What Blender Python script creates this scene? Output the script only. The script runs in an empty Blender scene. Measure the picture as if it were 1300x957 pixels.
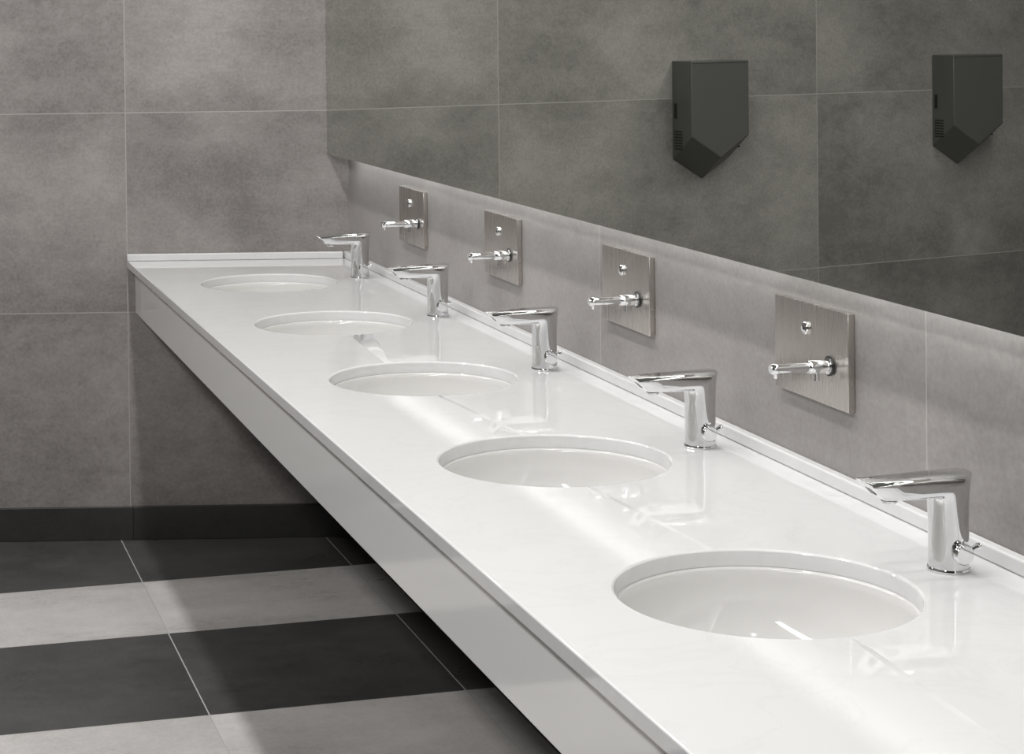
import bpy, bmesh, math
from mathutils import Matrix, Vector
S=bpy.context.scene
C=bpy.context.collection
S.view_settings.view_transform='Standard'
# ------------------------------------------------------------------ constants (metres)
PHI=0.22312; CP=math.cos(PHI); SP=math.sin(PHI); TP=math.tan(PHI)
YB=5.583; ZC=0.8395; XF=-0.6543; XAP=-0.630; XM=-0.0625; ZM=1.1536
STEP=0.7413; SINK_X=-0.3463; SINK_Y=2.146; SINK_R=0.186
FAU_X=-0.0846; FAU_Y=2.166
CEIL=2.8; XL=-4.2; YN=-2.5; YEND=0.95
def yback(x): return YB-x*TP

# ------------------------------------------------------------------ node helpers
class NT:
    def __init__(s,name):
        s.m=bpy.data.materials.new(name); s.m.use_nodes=True; s.t=s.m.node_tree
        s.b=s.t.nodes['Principled BSDF']
    def n(s,typ,**k):
        x=s.t.nodes.new(typ)
        for a,v in k.items(): setattr(x,a,v)
        return x
    def l(s,a,b): s.t.links.new(a,b)
    def math(s,op,a,b=None,c=None):
        x=s.n('ShaderNodeMath',operation=op)
        for i,v in enumerate((a,b,c)):
            if v is None: continue
            if isinstance(v,(int,float)): x.inputs[i].default_value=v
            else: s.l(v,x.inputs[i])
        return x.outputs[0]
    def mix(s,f,a,b,blend='MIX'):
        x=s.n('ShaderNodeMix',data_type='RGBA',blend_type=blend)
        for i,v in ((0,f),(6,a),(7,b)):
            if isinstance(v,(int,float)): x.inputs[i].default_value=v
            elif isinstance(v,tuple): x.inputs[i].default_value=(*v,1)
            else: s.l(v,x.inputs[i])
        return x.outputs[2]
    def ramp(s,v,stops):
        x=s.n('ShaderNodeMapRange'); x.inputs[1].default_value=stops[0]; x.inputs[2].default_value=stops[1]
        x.inputs[3].default_value=stops[2]; x.inputs[4].default_value=stops[3]; s.l(v,x.inputs[0]); return x.outputs[0]
    def noise(s,vec,scale,detail=4,rough=.55,dist=0):
        x=s.n('ShaderNodeTexNoise'); x.inputs['Scale'].default_value=scale; x.inputs['Detail'].default_value=detail
        x.inputs['Roughness'].default_value=rough; x.inputs['Distortion'].default_value=dist
        s.l(vec,x.inputs['Vector']); return x.outputs['Fac']
    def bump(s,h,strength,dist=.002):
        x=s.n('ShaderNodeBump'); x.inputs['Strength'].default_value=strength; x.inputs['Distance'].default_value=dist
        s.l(h,x.inputs['Height']); s.l(x.outputs[0],s.b.inputs['Normal'])
def simple(name,col,rough,metal=0,**k):
    q=NT(name); q.b.inputs['Base Color'].default_value=(*col,1); q.b.inputs['Roughness'].default_value=rough
    q.b.inputs['Metallic'].default_value=metal
    for a,v in k.items(): q.b.inputs[a].default_value=v
    return q

def tile_mat(name,ax_u,ax_v,u0,v0,w,h,col_lo,col_hi,grout,rough=.42,var=.22,rows=None,gw=.0016,bump=True):
    """large-format concrete-look porcelain; rows=(start,light_w,dark_w,col2lo,col2hi) alternates along v"""
    q=NT(name); tc=q.n('ShaderNodeTexCoord'); sep=q.n('ShaderNodeSeparateXYZ'); q.l(tc.outputs['Object'],sep.inputs[0])
    U=sep.outputs[ax_u]; V=sep.outputs[ax_v]
    uu=q.math('DIVIDE',q.math('SUBTRACT',U,u0),w)
    iu=q.math('FLOOR',uu); fu=q.math('MULTIPLY',q.math('SUBTRACT',uu,iu),w)
    if rows:
        per=rows[1]+rows[2]
        vv=q.math('DIVIDE',q.math('SUBTRACT',V,rows[0]),per); ip=q.math('FLOOR',vv)
        fp=q.math('MULTIPLY',q.math('SUBTRACT',vv,ip),per)
        isd=q.math('GREATER_THAN',fp,rows[1])
        iv=q.math('ADD',q.math('MULTIPLY',ip,2),isd)
        fv=q.math('SUBTRACT',fp,q.math('MULTIPLY',isd,rows[1]))
        hh=q.math('ADD',rows[1],q.math('MULTIPLY',isd,rows[2]-rows[1]))
    else:
        vv=q.math('DIVIDE',q.math('SUBTRACT',V,v0),h); iv=q.math('FLOOR',vv)
        fv=q.math('MULTIPLY',q.math('SUBTRACT',vv,iv),h); hh=h
    du=q.math('MINIMUM',fu,q.math('SUBTRACT',w,fu)); dv=q.math('MINIMUM',fv,q.math('SUBTRACT',hh,fv))
    dd=q.math('MINIMUM',du,dv); g=q.math('LESS_THAN',dd,gw)
    comb=q.n('ShaderNodeCombineXYZ'); q.l(iu,comb.inputs[0]); q.l(iv,comb.inputs[1])
    wn=q.n('ShaderNodeTexWhiteNoise',noise_dimensions='3D'); q.l(comb.outputs[0],wn.inputs['Vector'])
    vo=q.n('ShaderNodeVectorMath',operation='MULTIPLY_ADD'); q.l(wn.outputs['Color'],vo.inputs[0]); vo.inputs[1].default_value=(17,17,17)
    c2=q.n('ShaderNodeCombineXYZ'); q.l(U,c2.inputs[0]); q.l(V,c2.inputs[1]); q.l(c2.outputs[0],vo.inputs[2])
    P=vo.outputs[0]
    st=q.n('ShaderNodeMapping'); st.inputs['Scale'].default_value=(1,2.0,1); q.l(P,st.inputs['Vector'])
    n1=q.noise(P,1.9,4,.5,.2); n2=q.noise(st.outputs[0],4.0,8,.72,.15); n3=q.noise(P,110,3,.6)
    n4=q.noise(st.outputs[0],1.6,2,.5); n5=q.noise(P,22,6,.75,.2)
    s=q.math('ADD',q.math('MULTIPLY',n1,.40),q.math('MULTIPLY',n2,.35)); s=q.math('ADD',s,q.math('MULTIPLY',n4,.2))
    s=q.math('ADD',s,q.math('MULTIPLY',n5,.05))
    s=q.math('ADD',s,q.math('MULTIPLY',q.math('SUBTRACT',n3,.5),.26))
    s=q.math('ADD',s,q.math('MULTIPLY',q.math('SUBTRACT',n5,.5),.16))
    f=q.ramp(s,(.37,.63,0,1))
    col=q.mix(f,col_lo,col_hi)
    if rows: col=q.mix(isd,col,q.mix(f,rows[3],rows[4]))
    # dark trowel smudges, stronger near the tile edges
    edge=q.ramp(dv,(0,.16,.09,0))
    sp=q.ramp(q.math('ADD',q.noise(st.outputs[0],3.0,9,.75,.3),edge),(.55,.74,0,.5)); col=q.mix(sp,col,q.mix(1.0,col,(.66,.65,.64),'MULTIPLY'))
    br=q.ramp(wn.outputs['Value'],(0,1,1-var/2,1+var/2))
    hv=q.n('ShaderNodeHueSaturation'); q.l(br,hv.inputs['Value']); q.l(col,hv.inputs['Color'])
    col=q.mix(g,hv.outputs[0],grout)
    q.l(col,q.b.inputs['Base Color'])
    q.l(q.ramp(n2,(.3,.7,rough-.05,rough+.1)),q.b.inputs['Roughness'])
    if bump: q.bump(q.math('SUBTRACT',q.math('MULTIPLY',n3,.12),q.math('MULTIPLY',g,1.0)),.35,.0015)
    return q.m

M={}
WL,WH=(.170,.157,.151),(.335,.314,.303)
GR=(.38,.36,.345)
M['wall_back']=tile_mat('tile_wall_back',0,2,.6687-1.28*4,.6846-.6*3,1.28,.6,WL,WH,GR,var=.16)
M['wall_mirror']=tile_mat('tile_wall_side',1,2,2.357-1.2*6,.6846-.6*3,1.2,.6,(.215,.203,.195),(.33,.313,.304),GR,var=.08)
M['wall_x']=tile_mat('tile_wall_plain',1,2,0,.0846,1.2,.6,WL,WH,GR)
M['wall_y']=tile_mat('tile_wall_front',0,2,0,.0846,1.2,.6,(.03,.029,.028),(.06,.057,.055),(.02,.02,.02))  # unseen wall, tiles kept dark to give the chrome dark reflections
M['floor']=tile_mat('tile_floor',0,1,-.682-.6*10,0,.6,.6,(.46,.445,.435),(.64,.62,.61),(.47,.46,.45),rough=.30,var=.10,
    rows=(4.808-1.065*8,.465,.60,(.046,.045,.044),(.094,.092,.090)))
M['base']=tile_mat('tile_baseboard',0,2,.66-1.28*4,-1,1.28,3,(.024,.023,.0225),(.040,.039,.038),(.010,.010,.010),rough=.4,var=.1)
M['base_y']=tile_mat('tile_baseboard_side',1,2,0,-1,1.2,3,(.024,.023,.0225),(.040,.039,.038),(.010,.010,.010),rough=.4,var=.1)
q=simple('ceiling_paint',(.45,.45,.44),.8); tc=q.n('ShaderNodeTexCoord'); q.bump(q.noise(tc.outputs['Object'],60),.1); M['ceil']=q.m
# quartz counter
q=simple('white_quartz',(.8,.8,.79),.11,**{'IOR':1.55}); tc=q.n('ShaderNodeTexCoord'); o=tc.outputs['Object']
v=q.ramp(q.noise(o,5,6,.6,1.2),(.47,.53,0,1)); v=q.math('SUBTRACT',1,q.math('ABSOLUTE',q.math('SUBTRACT',q.math('MULTIPLY',v,2),1)))
c=q.mix(q.math('MULTIPLY',v,.4),(.69,.69,.696),(.64,.64,.646))
q.l(c,q.b.inputs['Base Color'])
q.l(q.ramp(q.noise(o,25,3),(.3,.7,.02,.05)),q.b.inputs['Roughness'])
q.bump(q.noise(o,9,2),.03,.004); M['quartz']=q.m
q=simple('white_lacquer_panel',(.80,.80,.80),.07); tc=q.n('ShaderNodeTexCoord'); q.l(q.ramp(q.noise(tc.outputs['Object'],12),(.3,.7,.05,.1)),q.b.inputs['Roughness']); M['lacq']=q.m
q=simple('sanitary_ceramic',(.67,.662,.655),.06,**{'Coat Weight':.6,'Coat Roughness':.02}); tc=q.n('ShaderNodeTexCoord'); q.bump(q.noise(tc.outputs['Object'],5,1),.05,.006); M['cer']=q.m
q=simple('polished_chrome',(.76,.765,.77),.045,1); tc=q.n('ShaderNodeTexCoord'); q.l(q.ramp(q.noise(tc.outputs['Object'],60),(.3,.7,.01,.03)),q.b.inputs['Roughness']); M['chrome']=q.m
# brushed steel
q=simple('brushed_steel',(.50,.465,.43),.3,1); tc=q.n('ShaderNodeTexCoord'); mp=q.n('ShaderNodeMapping'); mp.inputs['Scale'].default_value=(1,1400,8); q.l(tc.outputs['Object'],mp.inputs['Vector'])
nn=q.noise(mp.outputs[0],1,3); q.l(q.ramp(nn,(.3,.7,.22,.34)),q.b.inputs['Roughness']); q.l(q.mix(nn,(.54,.505,.475),(.66,.625,.59)),q.b.inputs['Base Color']); q.bump(nn,.04,.0002); M['steel']=q.m
q=simple('dark_anodised',(.13,.13,.125),.45,.4); tc=q.n('ShaderNodeTexCoord'); q.bump(q.noise(tc.outputs['Object'],300,2),.1,.0003); M['dryer']=q.m
M['black']=simple('black_plastic',(.012,.012,.012),.3).m
q=simple('silvered_mirror',(.65,.68,.63),0.0,1); M['mirror']=q.m
M['edge']=simple('mirror_edge_glass',(.35,.42,.38),.15).m
def emis(name,strength,col=(1,.985,.96),dots=False):
    q=simple(name,(.8,.8,.8),.5); q.b.inputs['Emission Color'].default_value=(*col,1)
    q.b.inputs['Emission Strength'].default_value=strength
    if dots:
        tc=q.n('ShaderNodeTexCoord'); s=q.n('ShaderNodeSeparateXYZ'); q.l(tc.outputs['Object'],s.inputs[0])
        f=q.math('FRACT',q.math('DIVIDE',s.outputs[1],.0166)); q.l(q.math('MULTIPLY',q.math('LESS_THAN',f,.4),strength),q.b.inputs['Emission Strength'])
    return q.m
M['led']=emis('led_strip_emission',26,dots=True)

# ------------------------------------------------------------------ mesh helpers
def newobj(name,bm,mat,parent=None,smooth=False,M4=None):
    me=bpy.data.meshes.new(name); bmesh.ops.recalc_face_normals(bm,faces=bm.faces[:]); bm.to_mesh(me); bm.free()
    ob=bpy.data.objects.new(name,me); C.objects.link(ob)
    for m in (mat if isinstance(mat,list) else [mat]): me.materials.append(m)
    if smooth:
        for p in me.polygons: p.use_smooth=True
    if parent: ob.parent=parent
    if M4 is not None: ob.matrix_local=M4
    return ob
def autosmooth(ob,ang=35,flat_top=None):
    me=ob.data
    for p in me.polygons: p.use_smooth=True
    bm=bmesh.new(); bm.from_mesh(me)
    for e in bm.edges:
        e.smooth = not (len(e.link_faces)==2 and e.calc_face_angle(0)>math.radians(ang))
        if flat_top and any(fc.calc_area()>flat_top for fc in e.link_faces): e.smooth=False
    bm.to_mesh(me); bm.free()
def empty(name,loc=(0,0,0),rot=0):
    e=bpy.data.objects.new(name,None); e.empty_display_size=.1; C.objects.link(e); e.location=loc; e.rotation_euler=(0,0,rot); return e
def prism(pts,z0,z1,bev=0,segs=2):
    bm=bmesh.new(); a=[bm.verts.new((x,y,z0)) for x,y in pts]; b=[bm.verts.new((x,y,z1)) for x,y in pts]
    n=len(pts); bm.faces.new(a[::-1]); bm.faces.new(b)
    for i in range(n): bm.faces.new((a[i],a[(i+1)%n],b[(i+1)%n],b[i]))
    if bev: bmesh.ops.bevel(bm,geom=bm.edges[:],offset=bev,segments=segs,affect='EDGES',profile=.5)
    return bm
def box(x0,x1,y0,y1,z0,z1,bev=0,segs=2): return prism([(x0,y0),(x1,y0),(x1,y1),(x0,y1)],z0,z1,bev,segs)
def lathe(profile,n=96):
    bm=bmesh.new(); rings=[]
    for r,z in profile:
        if r<1e-6: rings.append([bm.verts.new((0,0,z))])
        else: rings.append([bm.verts.new((r*math.cos(2*math.pi*i/n),r*math.sin(2*math.pi*i/n),z)) for i in range(n)])
    for a,b in zip(rings,rings[1:]):
        for i in range(n):
            j=(i+1)%n
            if len(a)==1 and len(b)==1: continue
            if len(a)==1: bm.faces.new((a[0],b[i],b[j]))
            elif len(b)==1: bm.faces.new((a[i],a[j],b[0]))
            else: bm.faces.new((a[i],a[j],b[j],b[i]))
    return bm
def tube(r_list,axis,org,n=32):
    bm=lathe([(0,r_list[0][1])]+r_list+[(0,r_list[-1][1])],n)
    rot=Vector((0,0,1)).rotation_difference(Vector(axis).normalized()).to_matrix().to_4x4()
    bm.transform(Matrix.Translation(org)@rot); return bm
def merge(bms):
    out=bmesh.new()
    for b in bms:
        me=bpy.data.meshes.new('t'); b.to_mesh(me); b.free(); out.from_mesh(me); bpy.data.meshes.remove(me)
    return out

# ------------------------------------------------------------------ room shell
newobj('floor',prism([(.1,YN-.1),(.1,yback(.1)+.1),(XL-.1,yback(XL-.1)+.1),(XL-.1,YN-.1)],-.1,0),M['floor'])
newobj('ceiling',prism([(.1,YN-.1),(.1,yback(.1)+.1),(XL-.1,yback(XL-.1)+.1),(XL-.1,YN-.1)],CEIL,CEIL+.1),M['ceil'])
RB=Matrix.Translation((0,YB,0))@Matrix.Rotation(math.pi-PHI,4,'Z')
newobj('wall_back',box(-.15,4.5,-.1,0,0,CEIL),M['wall_back'],M4=RB)
newobj('wall_right',box(0,.1,YN,YB+.0,0,CEIL),M['wall_mirror'])
newobj('wall_left',box(XL-.1,XL,YN,yback(XL),0,CEIL),M['wall_x'])
newobj('wall_front',box(XL,0,YN-.1,YN,0,CEIL),M['wall_y'])
newobj('baseboard_back',box(.003,4.3,0,.012,0,.1,.0015,1),M['base'],M4=RB)
newobj('baseboard_right',box(-.012,0,YN,YB-.01,0,.1,.0015,1),M['base_y'])
newobj('baseboard_left',box(XL,XL+.012,YN,yback(XL)-.02,0,.1,.0015,1),M['base_y'])

# ------------------------------------------------------------------ vanity counter
van=empty('vanity_counter')
g=.0005
slab=newobj('countertop',prism([(XF,YEND),(-g,YEND),(-g,YB-g),(XF,yback(XF)-g)],ZC-.022,ZC,.0025,3),M['quartz'],van)
sinks=[SINK_Y+k*STEP for k in range(-1,5)]
for y in sinks:
    cut=newobj('cutter',lathe([(0,ZC-.05),(SINK_R-.002,ZC-.05),(SINK_R-.002,ZC-.005),(SINK_R-.0012,ZC-.0022),(SINK_R+.0008,ZC-.0004),(SINK_R+.003,ZC+.0003),(SINK_R+.003,ZC+.03),(0,ZC+.03)],128),M['quartz'])
    cut.location=(SINK_X,y,0)
    m=slab.modifiers.new('b','BOOLEAN'); m.operation='DIFFERENCE'; m.solver='EXACT'; m.object=cut
    bpy.context.view_layer.update(); dg=bpy.context.evaluated_depsgraph_get()
    me=bpy.data.meshes.new_from_object(slab.evaluated_get(dg)); slab.modifiers.clear(); slab.data=me
    bpy.data.objects.remove(cut)
autosmooth(slab,30,flat_top=.02)
newobj('front_apron',prism([(XAP,YEND+.01),(XAP+.018,YEND+.01),(XAP+.018,yback(XAP+.018)-.001),(XAP,yback(XAP)-.001)],ZC-.156,ZC-.022),M['lacq'],van)
newobj('end_apron',box(XAP+.018,-.001,YEND+.01,YEND+.028,ZC-.156,ZC-.022),M['lacq'],van)
for i,yy in enumerate((1.775,3.26,4.74)):
    newobj('bracket_%d'%i,prism([(XAP+.018,yy-.004),(-.001,yy-.004),(-.001,yy+.004),(XAP+.018,yy+.004)],ZC-.06,ZC-.022),M['steel'],van)
t=.018
a=newobj('backsplash',prism([(-t,YEND),(-g,YEND),(-g,YB-g),(-t,yback(-t)-g)],ZC+.0002,ZC+.021,.003,3),M['quartz']); autosmooth(a,40,flat_top=.003)
def on_back(u,d):
    return (-u*CP-d*SP, YB+u*SP-d*CP)
a=newobj('backsplash.001',prism([on_back(.0236,g),on_back(.0190,t),on_back(.6543/CP-.004,t),on_back(.6543/CP,g)],ZC+.0002,ZC+.021,.003,3),M['quartz']); autosmooth(a,40,flat_top=.003)

# ------------------------------------------------------------------ washbasins
for y in sinks:
    e=empty('undermount_washbasin',(SINK_X,y,ZC-.0225))
    prof=[(.205,-.0),(SINK_R-.004,-.0),(SINK_R-.0065,-.003)]
    D=.135; R0=SINK_R-.007
    for i in range(1,25):
        a=i/24*math.pi/2; prof.append((.030+(R0-.030)*math.cos(a)**.75,-.004-D*math.sin(a)**.98))
    prof+= [(.024,-D-.006),(.024,-D-.03),(.032,-D-.03),(.034,-D-.014)]
    for i in range(23,-1,-1):
        a=i/24*math.pi/2; prof.append((.036+(R0-.026)*math.cos(a)**.75,-.014-D*math.sin(a)**.98))
    prof+=[(.205,-.012),(.205,0)]
    newobj('bowl',lathe(prof,112),M['cer'],e,True)
    newobj('drain',lathe([(0,-D+.002),(.018,-D+.0015),(.021,-D-.001),(.021,-D-.004),(.029,-D-.004),(.0295,-D-.006),(.023,-D-.008),(.023,-D-.05),(0,-D-.05)],40),M['chrome'],e,True)
    newobj('trap_pipe',tube([(.017,0),(.017,.12)],(0,0,-1),(0,0,-D-.05),24),M['chrome'],e,True)

# ------------------------------------------------------------------ faucets
def sup(th,n,a,b):
    c,s=math.cos(th),math.sin(th); return (a*math.copysign(abs(c)**(2/n),c), b*math.copysign(abs(s)**(2/n),s))
def faucet_body():
    bm=bmesh.new(); N=64; rings=[]
    def ring(f): rings.append([bm.verts.new(f(2*math.pi*i/N)) for i in range(N)])
    H=.1245
    def col(z,r):
        return lambda th:(r*math.cos(th),r*math.sin(th),z)
    for z,r in ((0,.0262),(.002,.0268),(.004,.0262),(.0042,.0250),(.03,.0250),(.06,.0250)): ring(col(z,r))
    def slant(zi,zo,xo,n):
        def f(th):
            u,v=sup(th,n,1,1); t=(u+1)/2
            return (-.0250+t*(.0250+xo), v*.0249, zi+t*(zo-zi))
        return f
    ring(slant(.074,.082,.0254,2.05)); ring(slant(.083,.102,.0262,2.15)); ring(slant(.0895,.117,.0270,2.4)); ring(slant(.0920,H,.0268,2.9))
    def sec(xt,zt,xb,zb,w,n):
        def f(th):
            u,v=sup(th,n,1,1); t=(u+1)/2
            return (xb+t*(xt-xb),v*w,zb+t*(zt-zb))
        return f
    ring(sec(.0215,H+.0008,-.030,.0935,.0245,3.4))
    ring(sec(-.03,H-.0010,-.055,.0945,.0240,4.4))
    ring(sec(-.075,H-.0028,-.075,.0955,.0234,5))
    ring(sec(-.117,H-.0045,-.096,.0965,.0226,5.5))
    ring(sec(-.1195,H-.0052,-.098,.0972,.0218,5.5))
    ring(sec(-.117,H-.009,-.0990,.0985,.0185,5.5))
    for a,b in zip(rings,rings[1:]):
        for i in range(N): bm.faces.new((a[i],a[(i+1)%N],b[(i+1)%N],b[i]))
    bm.faces.new(rings[0][::-1]); bm.faces.new(rings[-1])
    return bm
for k in range(-1,5):
    e=empty('sensor_faucet',(FAU_X,FAU_Y+k*STEP,ZC+.0003))
    b=newobj('body',faucet_body(),M['chrome'],e); autosmooth(b,28)
    newobj('aerator',tube([(.0105,0),(.0105,.006),(.009,.008)],(0,0,-1),(-.083,0,.0975),28),M['chrome'],e,True)
    d=newobj('sensor_window',box(-.006,.006,-.007,.007,-.0006,.0006,.0003,1),M['black'],e)
    d.matrix_local=Matrix.Translation((-.1080,0,.1070))@Matrix.Rotation(math.radians(-133),4,'Y')
    kn=merge([tube([(.0085,.0),(.0085,.008),(.0125,.009),(.0132,.011),(.0132,.017),(.0115,.0195)],(0,-1,0),(.001,-.0185,.027),32),
              tube([(.0032,0),(.0036,.016),(.0046,.019),(.0042,.023)],(.90,-.1,.42),(.003,-.0315,.0275),16)])
    kk=newobj('mixing_lever',kn,M['chrome'],e); autosmooth(kk,35)

# ------------------------------------------------------------------ soap dispensers (recessed plate type)
for k in range(-1,4):
    e=empty('wall_soap_dispenser',(0,2.667+k*.7335,1.031))
    p=newobj('plate',box(-.0115,-.0005,-.116,.116,-.073,.073,.0010,2),M['steel'],e); autosmooth(p,30,flat_top=.001)
    zs=-.012; ys=-.062
    sp=newobj('spout',merge([
        tube([(.0125,.010),(.0125,.0165),(.0080,.0175),(.0080,.022),(.0102,.0225),(.0102,.046),(.0092,.048),(.0072,.0485),(.0068,.098),(.0080,.099),(.0080,.106),(.0066,.109)],(-1,0,0),(0,ys,zs),36),
        tube([(.0036,0),(.0036,.010),(.0030,.011)],(0,0,-1),(-.100,ys,zs-.003),16),
        tube([(.0034,0),(.0034,.009),(.0046,.0095),(.0046,.0125)],(0,0,-1),(-.034,ys,zs-.008),16)]),M['chrome'],e); autosmooth(sp,35)
    newobj('spout_collar',tube([(.0150,.0112),(.0150,.0145)],(-1,0,0),(0,ys,zs),36),M['black'],e)
    lk=newobj('lock',merge([tube([(.0100,.0110),(.0100,.0145),(.0088,.016),(.0062,.0162)],(-1,0,0),(0,.012,.034),32)]),M['chrome'],e); autosmooth(lk,35)
    newobj('keyhole',merge([tube([(.0028,.0160),(.0028,.0166)],(-1,0,0),(0,.012,.034),6)]),M['black'],e)

# ------------------------------------------------------------------ mirror
mi=empty('wall_mirror')
ZT=2.45
def panel(y0,y1,x0,x1,z0,z1): 
    return prism([(x0,y0),(x1,y0),(x1,min(y1,yback(x1)-.001)),(x0,min(y1,yback(x0)-.001))],z0,z1)
m=newobj('mirror_glass',panel(-.6,9,XM,XM+.006,ZM,ZT),[M['edge'],M['mirror']],mi)
for p in m.data.polygons:
    if abs(p.normal.x)>.9 and abs(p.center.x-XM)<1e-4: p.material_index=1
newobj('backing_box',panel(-.6,9,XM+.006,-.001,ZM+.03,ZT-.02),M['steel'],mi)
newobj('led_strip',panel(-.55,5.5,XM+.024,XM+.030,ZM+.0265,ZM+.0299),M['led'],mi)
# LED profile sits behind the mirror edge and washes the wall
la=bpy.data.lights.new('led_strip_light','AREA'); la.shape='RECTANGLE'; la.size=.012; la.size_y=6.0; la.energy=1.9; la.color=(.97,.99,1)
lo=bpy.data.objects.new('led_light',la); C.objects.link(lo); lo.parent=mi; lo.location=(XM+.012,2.48,ZM+.018)
lo.rotation_euler=(0,-math.radians(44),0)

# ------------------------------------------------------------------ hand dryers on the back wall
def dryer():
    w=.117; d=.105
    T,SF,TF,SBk,TB=0,-.245,-.318,-.325,-.395
    bm=bmesh.new()
    back=[(-w,0,0),(w,0,0),(w,0,SBk),(0,0,TB),(-w,0,SBk)]
    fr=[(-w,d,0),(w,d,0),(w,d,SF),(0,d,TF),(-w,d,SF)]
    A=[bm.verts.new(p) for p in back]; B=[bm.verts.new(p) for p in fr]
    bm.faces.new(A); bm.faces.new(B[::-1])
    for i in range(5): bm.faces.new((A[i],B[i],B[(i+1)%5],A[(i+1)%5]))
    bmesh.ops.bevel(bm,geom=bm.edges[:],offset=.003,segments=3,affect='EDGES',profile=.5)
    return bm
for u in (1.454,2.590):
    x,y=on_back(u,.0005)
    e=empty('hand_dryer',(x,y,1.409),math.pi-PHI)
    b=newobj('housing',dryer(),M['dryer'],e); autosmooth(b,25,flat_top=.003)
    newobj('front_seam',box(-.1165,.1165,.1045,.1056,-.0075,-.0065),M['black'],e)
    for s in (-1,1):
        for i in range(7):
            z=-.232-i*.0095
            newobj('vent_%d_%d'%(s,i),box(min(s*.1166,s*.1176),max(s*.1166,s*.1176),.012,.055,z-.0024,z+.0024),M['black'],e)
        newobj('lamp_lens_%d'%s,box(min(s*.1166,s*.1176),max(s*.1166,s*.1176),.012,.026,-.19,-.14),M['black'],e)

# ------------------------------------------------------------------ lights (ceiling downlights, plus an added aisle fill)
def strip(name,x,y0,y1,w,power,col):
    e=empty(name,(x,(y0+y1)/2,CEIL))
    L=y1-y0
    h=newobj('housing',box(-w/2-.015,w/2+.015,-L/2-.015,L/2+.015,-.05,-.0005,.002,1),M['lacq'],e)  # casing made up for the fill lamp
    la=bpy.data.lights.new(name+'_light','AREA'); la.shape='RECTANGLE'; la.size=w; la.size_y=L; la.energy=power; la.color=col
    lo=bpy.data.objects.new('tube_light',la); C.objects.link(lo); lo.parent=e; lo.location=(0,0,-.052)
strip('ceiling_light',-2.3,-.5,5.4,.30,86,(1,.985,.97))  # added fill to brighten walls, apron and floor; no known fixture there
for i in range(8):
    e=empty('ceiling_downlight',(-.74,.35+i*.70,CEIL))
    hh=newobj('housing',tube([(.062,.0005),(.062,.03),(.058,.034)],(0,0,-1),(0,0,0),40),M['lacq'],e); autosmooth(hh,35)
    la=bpy.data.lights.new('downlight','AREA'); la.shape='DISK'; la.size=.10; la.energy=7.6; la.color=(1,.985,.965)
    lo=bpy.data.objects.new('lamp',la); C.objects.link(lo); lo.parent=e; lo.location=(0,0,-.036)

# ------------------------------------------------------------------ camera
f=2431.17; yaw=.23625; pit=.01364; rol=-.01209; cx=414.25; cy=67.11
cam=bpy.data.cameras.new('camera'); co=bpy.data.objects.new('camera',cam); C.objects.link(co); S.camera=co
fw=Vector((math.sin(yaw),math.cos(yaw),0)); rt=Vector((math.cos(yaw),-math.sin(yaw),0)); up=Vector((0,0,1))
F=fw*math.cos(pit)-up*math.sin(pit); U=up*math.cos(pit)+fw*math.sin(pit)
R2=rt*math.cos(rol)+U*math.sin(rol); U2=U*math.cos(rol)-rt*math.sin(rol)
mt=Matrix.Identity(4)
for i in range(3): mt[i][0]=R2[i]; mt[i][1]=U2[i]; mt[i][2]=-F[i]
mt.translation=Vector((-1.4085,0,1.53566)); co.matrix_world=mt
cam.sensor_fit='HORIZONTAL'; cam.sensor_width=36; cam.lens=f/1300*36
cam.shift_x=(650-cx)/1300; cam.shift_y=-(478.5-cy)/1300
cam.clip_start=.05
